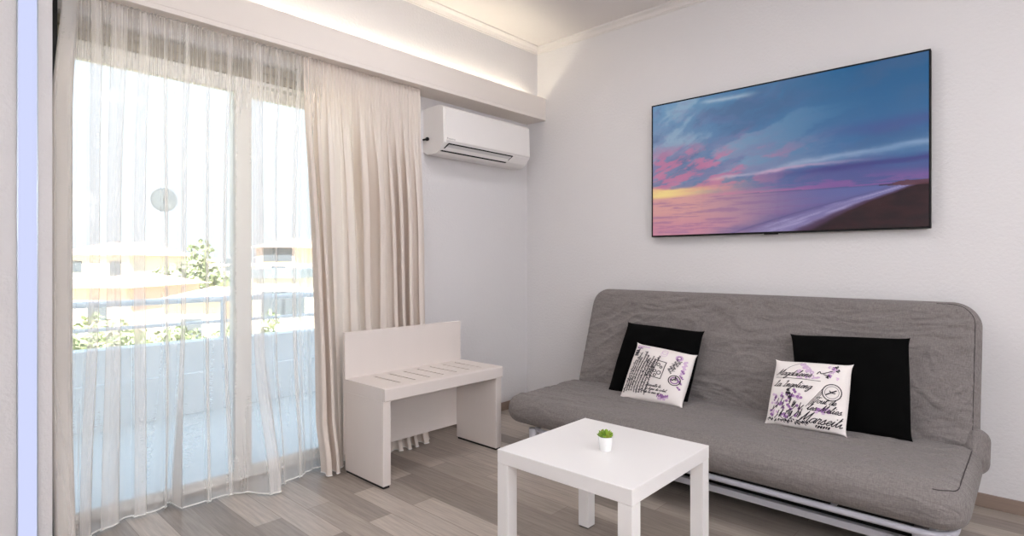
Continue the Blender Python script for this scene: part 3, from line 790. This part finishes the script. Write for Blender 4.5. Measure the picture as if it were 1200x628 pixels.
def make_pillow(name, label, cs, T, mat, group, pinch=.08, prints=(), ripple=.004, seed=0, n=44):
    """cs: four 3D corners TL, TR, BR, BL"""
    TL, TR, BR, BL = [Vector(c) for c in cs]
    nm = ((BR-TL).cross(TR-BL)).normalized()
    if nm.dot(CAM-(TL+BR)/2) < 0: nm = -nm
    def surf(u, v, side, extra=0):
        # u,v in 0..1 (v up); edges curve inward between the corner ears
        a, c = 2*u-1, 2*v-1
        k = 1-pinch*(1-abs(c)**9)*abs(a)**1.5*(1-.25*(1-c*c)); l = 1-pinch*(1-abs(a)**9)*abs(c)**1.5*(1-.25*(1-a*a))
        uu, vv = .5+.5*a*k, .5+.5*c*l
        p = (BL*(1-uu)+BR*uu)*(1-vv) + (TL*(1-uu)+TR*uu)*vv
        pr = max(0, (1-a*a))*max(0, (1-c*c)); th = T*pr**.42
        th += ripple*noise.noise(Vector((u*6+seed, v*6, seed*3.3)))*min(1, pr*6)
        return p + nm*(side*th+extra)
    b = MB()
    ts = [.5-.5*math.cos(PI*i/n) for i in range(n+1)]
    for side in (1, -1):
        vs = [surf(u, v, side) for v in ts for u in ts]
        fs = [(j*(n+1)+i, j*(n+1)+i+1, (j+1)*(n+1)+i+1, (j+1)*(n+1)+i) for j in range(n) for i in range(n)]
        if side < 0: fs = [f[::-1] for f in fs]
        b.add(vs, fs, 0, True)
    for (pl0, w, mi) in prints:
        pl = [pl0[0]]
        for q in pl0[1:]:
            p_ = pl[-1]; m_ = max(1, int(math.dist(p_, q)/.025)); pl += [(p_[0]+(q[0]-p_[0])*t/m_, p_[1]+(q[1]-p_[1])*t/m_) for t in range(1, m_+1)]
        for i in range(len(pl)-1):
            (x0, y0_), (x1, y1_) = pl[i], pl[i+1]
            d = math.hypot(x1-x0, y1_-y0_)
            if d < 1e-6: continue
            if not all(.03 < q < .97 for q in (x0, y0_, x1, y1_)): continue
            ox, oy = -(y1_-y0_)/d*w/2, (x1-x0)/d*w/2; ex_, ey = (x1-x0)/d*w*.3, (y1_-y0_)/d*w*.3
            q = [(x0+ox-ex_, y0_+oy-ey), (x0-ox-ex_, y0_-oy-ey), (x1-ox+ex_, y1_-oy+ey), (x1+ox+ex_, y1_+oy+ey)]
            b.add([surf(min(1, max(0, a)), min(1, max(0, c)), 1, .0013 + .0003*mi) for a, c in q], [(0, 1, 2, 3)], mi, True)
    mats = mat if isinstance(mat, list) else [mat]
    o = b.build(name, mats, origin=(BL+BR)/2)
    return tag(o, label, 'pillow', group)
make_pillow('throw_pillow', 'plain black pillow behind the printed pillow at the left of the sofa',
            [at_y(736, 377, -.305), at_y(826, 388, -.300), at_y(806, 478, -.50), at_y(711, 460, -.51)], .062, M['blackcloth'], 'pillows on the sofa', .045, seed=1, ripple=.009)
make_pillow('throw_pillow', 'plain black pillow behind the printed pillow at the right of the sofa',
            [at_y(926, 391, -.315), at_y(1067, 396, -.30), at_y(1070, 518, -.475), at_y(937, 506, -.49)], .066, M['blackcloth'], 'pillows on the sofa', .035, seed=2, ripple=.009)
PM = [M['cream'], M['mauve'], M['violet'], M['ink']]
rnd = random.Random(4)
pr = []
# left pillow: lines of old handwriting turned on end, a framed stamp, a round postmark
for k in range(9):
    x = .07+.045*k
    pr.append((scrawl(x, .08+rnd.random()*.05, .55+.25*rnd.random(), .022, PI/2-.12, rnd), .007, 3))
pr += [(scrawl(.06, .94, .22, .012, -.03, rnd), .014, 1), (scrawl(.05, .90, .12, .02, 0, rnd), .01, 2)]
for k in range(4): pr.append((scrawl(.05, .75+.03*k, .08, .02, 0, rnd), .012, 3))
pr.append(([(.44, .42), (.46, .72), (.64, .70), (.62, .40), (.44, .42)], .012, 3))
for (x, y_, r) in ((.53, .64, .025), (.50, .52, .022), (.57, .50, .03), (.58, .60, .018), (.52, .45, .02)):
    pr.append((circle(x, y_, r, 10), .012, 3))
pr.append((circle(.83, .42, .085), .014, 3)); pr.append((circle(.83, .42, .055), .016, 2)); pr.append((scrawl(.78, .41, .1, .03, .2, rnd), .012, 3))
pr.append((circle(.80, .84, .05), .02, 1)); pr.append((circle(.80, .84, .03), .016, 2)); pr.append((circle(.55, .90, .045), .008, 1)); pr.append((circle(.55, .86, .05), .006, 1))
for k in range(5): pr.append((scrawl(.68+.02*k, .60+.05*k, .12, .03, -.9, rnd), .007, 3))
for k in range(4): pr.append((scrawl(.90, .75-.07*k, .08, .03, .9, rnd), .02, 1)); pr.append((scrawl(.88, .62-.1*k, .08, .02, -.8, rnd), .012, 2))
for t, y_ in (('Marseille le', .25), ('la ligne du soleil', .19), ('de la mer et', .13)): pr += [(q, .006, 3) for q in write(t, .42, y_, .022)]
for k in range(6): pr.append((scrawl(.60+rnd.random()*.15, .04+rnd.random()*.06, .1, .03, rnd.random(), rnd), .014, 1+k % 2))
make_pillow('throw_pillow', 'cream pillow printed with a framed stamp and faint script, leaning at the sofa left',
            [at_y(747, 401, -.445), at_y(818, 416, -.455), at_y(800, 479, -.62), at_y(725, 467, -.62)], .05, PM, 'pillows on the sofa', .06, pr, seed=3)
pr = []
# right pillow: large script, lavender sprigs, a postmark
for (t, x, y_, s_, w) in (('Magdaleine', .06, .735, .048, .008), ('La Ingelieng', .05, .56, .046, .008), ('Tout de', .60, .37, .042, .008), ('les Melies', .53, .26, .046, .009), ('Marseille', .44, .09, .070, .011), ('189218', .62, .015, .03, .012)):
    pr += [(q, w, 3) for q in write(t, x, y_, s_, -.02, .6)]
pr.append(([(.06, .70), (.66, .68)], .006, 3))
pr.append((smooth_line([(.16, .78), (.24, .88), (.38, .96)]), .006, 3)); pr.append((smooth_line([(.60, .79), (.63, .83), (.66, .80), (.78, .86)]), .012, 3))
pr.append((circle(.81, .54, .115), .012, 3)); pr.append((circle(.81, .54, .085), .005, 3))
pr.append((smooth_line([(.74, .50), (.80, .535), (.86, .57)]), .016, 3)); pr.append((smooth_line([(.78, .56), (.81, .535), (.85, .53)]), .012, 3))
for k in range(3): pr.append((smooth_line([(.52+.03*k, .30+.02*k), (.62+.02*k, .45), (.70, .58-.03*k)]), .006, 3))
for k in range(44):   # lavender sprigs
    x, y_ = .05+.44*rnd.random(), .06+.36*rnd.random(); a = rnd.choice((-.6, .6, 1.1, -1.1))
    pr.append((smooth_line([(x, y_), (x+.03*math.cos(a), y_+.04*abs(math.sin(a))+.01), (x+.05*math.cos(a), y_+.09*abs(math.sin(a)))]), .010, 3))
for k in range(46):
    x, y_ = .06+.40*rnd.random(), .10+.36*rnd.random(); pr.append((circle(x, y_, .012, 6), .016, 1+k % 2))
for k in range(10):
    x, y_ = .26+.12*rnd.random(), .36+.17*rnd.random(); pr.append((circle(x, y_, .012, 6), .018, 2 if k % 3 else 3))
for k in range(12): pr.append((circle(.36+.22*rnd.random(), .80+.14*rnd.random(), .02, 7), .018, 1))
for k in range(8): pr.append((scrawl(.40+.03*k, .70+.02*rnd.random(), .04, .02, rnd.random()*3, rnd), .012, 1))
for k in range(8): pr.append((circle(.60+.2*rnd.random(), .24+.09*rnd.random(), .014, 6), .02, 1+k % 2))
for k in range(10): pr.append((scrawl(.74+.03*(k % 5), .72+.2*rnd.random(), .05, .03, 1.2, rnd), .012, 1 if k % 2 else 3 if k % 4 == 0 else 2))
for k in range(12): pr.append((scrawl(.05+.045*k, .03+.03*rnd.random(), .05, .03, .8, rnd), .008, 3))
make_pillow('throw_pillow', 'cream pillow printed with large black script and lavender, leaning at the sofa right',
            [at_y(909, 421, -.475), at_y(1001, 427, -.465), at_y(993, 513, -.615), at_y(895, 497, -.62)], .05, PM, 'pillows on the sofa', .06, pr, seed=5)

# ------------------------------------------------------------------ coffee table
TCX, TCY, TR_ = 1.812, -1.641, math.radians(.66)
table = thing('coffee_table', 'square white coffee table standing in front of the grey sofa', 'table', (TCX, TCY, 0))
table.rotation_euler = (0, 0, TR_)
def tpart(name, boxes, mat, bev):
    b = MB()
    for q in boxes: b.box(*q)
    o = b.build(name, mat, None, bevel=bev, seg=2); o.parent = table; return o
tpart('tabletop', [(-.275, .275, -.275, .275, .4005, .45)], M['lacquer'], .0025)
for sx in (-1, 1):
    for sy in (-1, 1):
        x0, x1 = sorted((sx*.2745, sx*.2245)); y0_, y1_ = sorted((sy*.2745, sy*.2245))
        lg = tpart('leg', [(x0, x1, y0_, y1_, .005, .40)], M['lacquer'], .002)
        f = MB(); f.box(x0+.004, x1-.004, y0_+.004, y1_-.004, 0, .005); fo = f.build('foot_pad', M['dark']); fo.parent = lg

# ------------------------------------------------------------------ succulent
PX, PY = 1.836, -1.668
plant = thing('potted_succulent', 'small green succulent in a white pot on the coffee table', 'plant', (PX, PY, .45))
b = MB(); b.lathe([(0, .0), (.0195, 0), (.021, .002), (.026, .048), (.0268, .050), (.0262, .0515), (.0245, .0505), (.0235, .044), (0, .044)], (PX, PY, .45), 36)
fix_normals(b.build('pot', M['pot'], plant))
b = MB(); b.lathe([(0, .0475), (.015, .047), (.0238, .045)], (PX, PY, .45), 24); b.build('soil', M['soil'], plant)
def leaf(b, base, az, el, L, W, mi):
    d = Vector((math.cos(az)*math.cos(el), math.sin(az)*math.cos(el), math.sin(el)))
    sd = Vector((-math.sin(az), math.cos(az), 0)); up = sd.cross(d)*-1
    if up.z < 0: up = -up
    prof = [(0, .35), (.25, .75), (.5, 1), (.72, .85), (.88, .45), (1, .02)]
    vs = []
    for (t, w) in prof:
        c = base + d*L*t + up*(.18*L*t*t)
        for (a, h) in ((1, 0), (.5, .28), (-.5, .28), (-1, 0), (-.5, -.45), (.5, -.45)): vs.append(c + sd*W*w*a*.5 + up*W*w*h*.6)
    fs = [(i*6+j, i*6+(j+1) % 6, (i+1)*6+(j+1) % 6, (i+1)*6+j) for i in range(len(prof)-1) for j in range(6)]
    b.add(vs, fs, mi, True); b.add(vs, [(0, 1, 2, 3, 4, 5)], mi)
rnd = random.Random(3)
c0 = Vector((PX, PY, .4985))
for (cnt, el, L, W, off) in ((10, .22, .027, .0165, 0), (8, .55, .027, .0165, .3), (7, .92, .026, .015, .1), (4, 1.28, .026, .012, .5)):
    for k in range(cnt):
        lb = MB()
        az = 2*PI*k/cnt+off+rnd.uniform(-.12, .12)
        leaf(lb, c0+Vector((math.cos(az), math.sin(az), 0))*.004, az, el+rnd.uniform(-.08, .08), L*rnd.uniform(.9, 1.1), W, 0)
        fix_normals(lb.build('leaf', M['succulent_tip'] if rnd.random() < .25 else M['succulent'], plant))

# ------------------------------------------------------------------ ceiling fill lamps (added out of view to brighten the room)
for (lx, ly, lab) in ((1.35, -1.6, 'added round flush ceiling fill lamp between the coffee table and the balcony door'), (3.8, -4.2, 'added round flush ceiling fill lamp in the rear corner of the room'), (3.5, -1.95, 'added round flush ceiling fill lamp in front of the sofa beyond its right end')):
    lm = thing('fill_ceiling_lamp', lab, 'lamp', (lx, ly, CH), 'added ceiling fill lamps')
    b = MB(); b.lathe([(.26, 0), (.26, -.035), (.245, -.04), (.24, -.03)], (lx, ly, CH), 48); b.build('rim', M['trim'], lm)
    b = MB(); b.lathe([(.24, -.035), (.16, -.05), (.08, -.056), (.0, -.058)], (lx, ly, CH), 48); b.build('diffuser', M['lamp'], lm)

# wall fill lamps, added on the unseen walls to light the room from the front
for (lx, ly, rz, lab) in ((3.4, YF, 0, 'added white half cylinder fill lamp on the rear wall behind the camera'), (XR, -2.0, PI/2, 'added white half cylinder fill lamp on the right wall nearest the sofa'), (XR, -3.1, PI/2, 'added white half cylinder fill lamp in the middle of the right wall'), (XR, -4.2, PI/2, 'added white half cylinder fill lamp on the right wall away from the sofa')):
    lm = thing('fill_wall_lamp', lab, 'lamp', (lx, ly, 1.75), 'added wall fill lamps'); lm.rotation_euler = (0, 0, rz)
    arc = [(.17*math.cos(PI*k/16), .012+.13*math.sin(PI*k/16)) for k in range(17)]
    b = MB(); b.box(-.18, .18, 0, .012, -.16, .16); o = b.build('back_plate', M['trim']); o.parent = lm
    b = MB(); b.prism(arc, 'z', -.15, .15, smooth=True); o = fix_normals(b.build('shade', M['wall_fill'])); o.parent = lm

# ------------------------------------------------------------------ balcony
b = MB(); b.box(-1.9, -.2, -6.5, 3.5, -.2, -.02); struct(b.build('balcony_floor', M['balcony_floor']))
b = MB(); b.box(-1.9, -1.74, -6.5, 3.5, -.02, .515); b.box(-1.74, -1.70, -6.5, 3.5, -.02, .285); struct(b.build('balcony_wall', M['parapet'], bevel=.004))
rail = thing('balcony_railing', 'grey metal railing with two bars on top of the balcony parapet', 'railing', (-1.8, -1.6, .515))
b = MB(); b.tube([(-1.8, -6.4, .828), (-1.8, 3.4, .828)], .024, 14); b.build('top_bar', M['alu'], rail)
b = MB(); b.tube([(-1.8, -6.4, .652), (-1.8, 3.4, .652)], .014, 12); b.build('lower_bar', M['alu'], rail)
for k in range(6):
    y_ = -1.63+1.17*(k-3)
    b = MB(); b.tube([(-1.8, y_, .515), (-1.8, y_, .82)], .021, 12); b.build('post', M['alu'], rail)

# ------------------------------------------------------------------ town beyond
GZ = -4.6
b = MB(); b.box(-160, -6, -120, 140, GZ-1, GZ); struct(b.build('ground', M['ground']))
def house(label, u0, u1, vtop, depth, mat, roof=None, wins=(), dep=9, group=None, flat=.4, slab=None):
    a = at_depth(u0, vtop, depth); c = at_depth(u1, vtop, depth); zt = a.z
    w = (c-a).length; ctr = (a+c)/2
    h = thing('house', label, 'house', (ctr.x, ctr.y, GZ), group); h.rotation_euler = (0, 0, YAW)
    H = zt-GZ
    def prt(b, name, m, par=h):
        o = b.build(name, m); o.parent = par; return o
    b = MB(); b.box(-w/2, w/2, 0, dep, 0, H); prt(b, 'walls', mat)
    if roof:
        b = MB(); e = .5
        b.add([(-w/2-e, -e, H), (w/2+e, -e, H), (w/2+e, dep+e, H), (-w/2-e, dep+e, H), (-w/4, dep/2, H+roof), (w/4, dep/2, H+roof)], [(0, 1, 5, 4), (1, 2, 5), (2, 3, 4, 5), (3, 0, 4), (3, 2, 1, 0)])
        prt(b, 'roof', M['rooftile'])
    else:
        b = MB(); b.box(-w/2-.2, w/2+.2, -.2, dep+.2, H, H+flat); prt(b, 'roof_slab', slab or mat)
    for (fx, fz, ww, wh) in wins:
        b = MB(); b.box(-w/2+w*fx, -w/2+w*fx+ww, -.06, .02, H*fz, H*fz+wh); wo = prt(b, 'window', M['pane_dark'])
    return h
house('white house with terracotta roof far beyond the left end of the railing', 60, 152, 299, 46, M['house'], 1.2, [(.25, .78, .9, .9), (.75, .74, .9, 1.1), (.5, .5, 1.2, 1)])
house('low terracotta roofed house in front of the white house', 84, 148, 337, 30, M['house2'], .7, [(.3, .6, 1, 1)], dep=7)
house('pale flat roofed block beyond the middle of the railing', 180, 216, 306, 74, M['house'], None, [(.3, .86, 2.2, 1.4), (.3, .66, 2.2, 1.4), (.7, .76, 1, 1.2)])
house('low house with wide terracotta roof left of the trees', 192, 262, 352, 28, M['house'], .55, [(.3, .5, 1, 1)], dep=6)
hh = house('apricot block beyond the right hand door pane', 300, 345, 290, 46, M['house2'], .9, [(.2, .84, 1.2, 1.1), (.55, .84, 1.2, 1.1), (.4, .62, 1.2, 1.1)])
house('white annexe with slate awning before the apricot block', 296, 350, 326, 28, M['house'], None, [(.2, .62, 1.2, 1.2), (.6, .62, 1.2, 1.2)], flat=.46, slab=M['awning'])
house('distant pale block behind the trees', 225, 290, 312, 95, M['house'], None, [(.2, .85, 3, 2), (.6, .85, 3, 2)])
def tree(label, u, vtop, depth, rad, seed, nm='tree'):
    p = at_depth(u, vtop, depth); rnd = random.Random(seed)
    t = thing(nm, label, 'tree', (p.x, p.y, GZ), 'trees beyond the balcony')
    zc = p.z-rad*1.05
    b = MB(); b.tube([(p.x, p.y, GZ), (p.x+.1, p.y, zc)], [.22, .1], 8); b.build('trunk', M['trunk'], t)
    b = MB()
    blobs = [Vector((p.x+rnd.gauss(0, .45)*rad, p.y+rnd.gauss(0, .45)*rad, zc+rnd.gauss(0, .4)*rad)) for _ in range(14)]
    for c in blobs:
        for _ in range(70):
            d = Vector((rnd.gauss(0, 1), rnd.gauss(0, 1), rnd.gauss(0, 1))).normalized()
            q = c + d*rad*.42*rnd.uniform(.6, 1.0)
            s1 = Vector((rnd.gauss(0, 1), rnd.gauss(0, 1), rnd.gauss(0, 1))).normalized()*rad*.10; s2 = s1.cross(d).normalized()*rad*.07
            b.add([q-s1, q-s2, q+s1, q+s2], [(0, 1, 2, 3)])
    b.build('foliage', M['foliage'], t)
tree('tall loose tree rising behind the railing left of the middle stile', 225, 292, 42, 2.4, 1)
tree('bushy tree beside the middle stile of the balcony door', 254, 300, 54, 3.3, 2)
tree('dark small tree below the white terracotta roofed house', 172, 322, 39, 1.3, 3)
tree('low bush tree behind the left end of the lower bar', 108, 372, 22, 1.5, 4)
tree('low bush tree behind the lower bar beside the bright gable', 150, 378, 19, 1.0, 5)
tree('low bush tree near the middle of the lower bar', 205, 380, 22, 1.1, 6)
tree('low bush tree left of the middle stile by the parapet', 255, 372, 20, 1.1, 7)
tree('round bush tree seen in the right hand door pane', 318, 380, 18, .8, 8)

# ------------------------------------------------------------------ light
sun = bpy.data.lights.new('sun', 'SUN'); so = bpy.data.objects.new('sun', sun); COL.objects.link(so)
sun.energy = 11; sun.angle = math.radians(1); sun.color = (1, .95, .87)
d = Vector((-.60, .22, -.77)); so.rotation_euler = d.to_track_quat('-Z', 'Y').to_euler(); so.location = (6, -3, 9)
w = bpy.data.worlds.new('sky'); scene.world = w; w.use_nodes = True
N, L = w.node_tree.nodes, w.node_tree.links
bg = N['Background']; tc = N.new('ShaderNodeTexCoord'); sp = N.new('ShaderNodeSeparateXYZ'); L.new(tc.outputs['Generated'], sp.inputs[0])
cr = N.new('ShaderNodeValToRGB'); L.new(sp.outputs['Z'], cr.inputs[0])
cr.color_ramp.elements[0].position = 0; cr.color_ramp.elements[0].color = (.235, .25, .265, 1)
e = cr.color_ramp.elements.new(.35); e.color = (.25, .34, .44, 1)
cr.color_ramp.elements[1].position = 1; cr.color_ramp.elements[2].color = (.33, .71, 1, 1)
L.new(cr.outputs[0], bg.inputs[0]); bg.inputs[1].default_value = 2.5

# ------------------------------------------------------------------ render look
scene.view_settings.view_transform = 'Standard'; scene.view_settings.look = 'None'
scene.view_settings.gamma = 1; scene.view_settings.exposure = 1.08; scene.view_settings.use_curve_mapping = False
cy = scene.cycles
cy.use_denoising = True; cy.transparent_max_bounces = 48; cy.max_bounces = 12; cy.diffuse_bounces = 8; cy.glossy_bounces = 4; cy.transmission_bounces = 8
cy.sample_clamp_indirect = 6; cy.caustics_reflective = False; cy.caustics_refractive = False
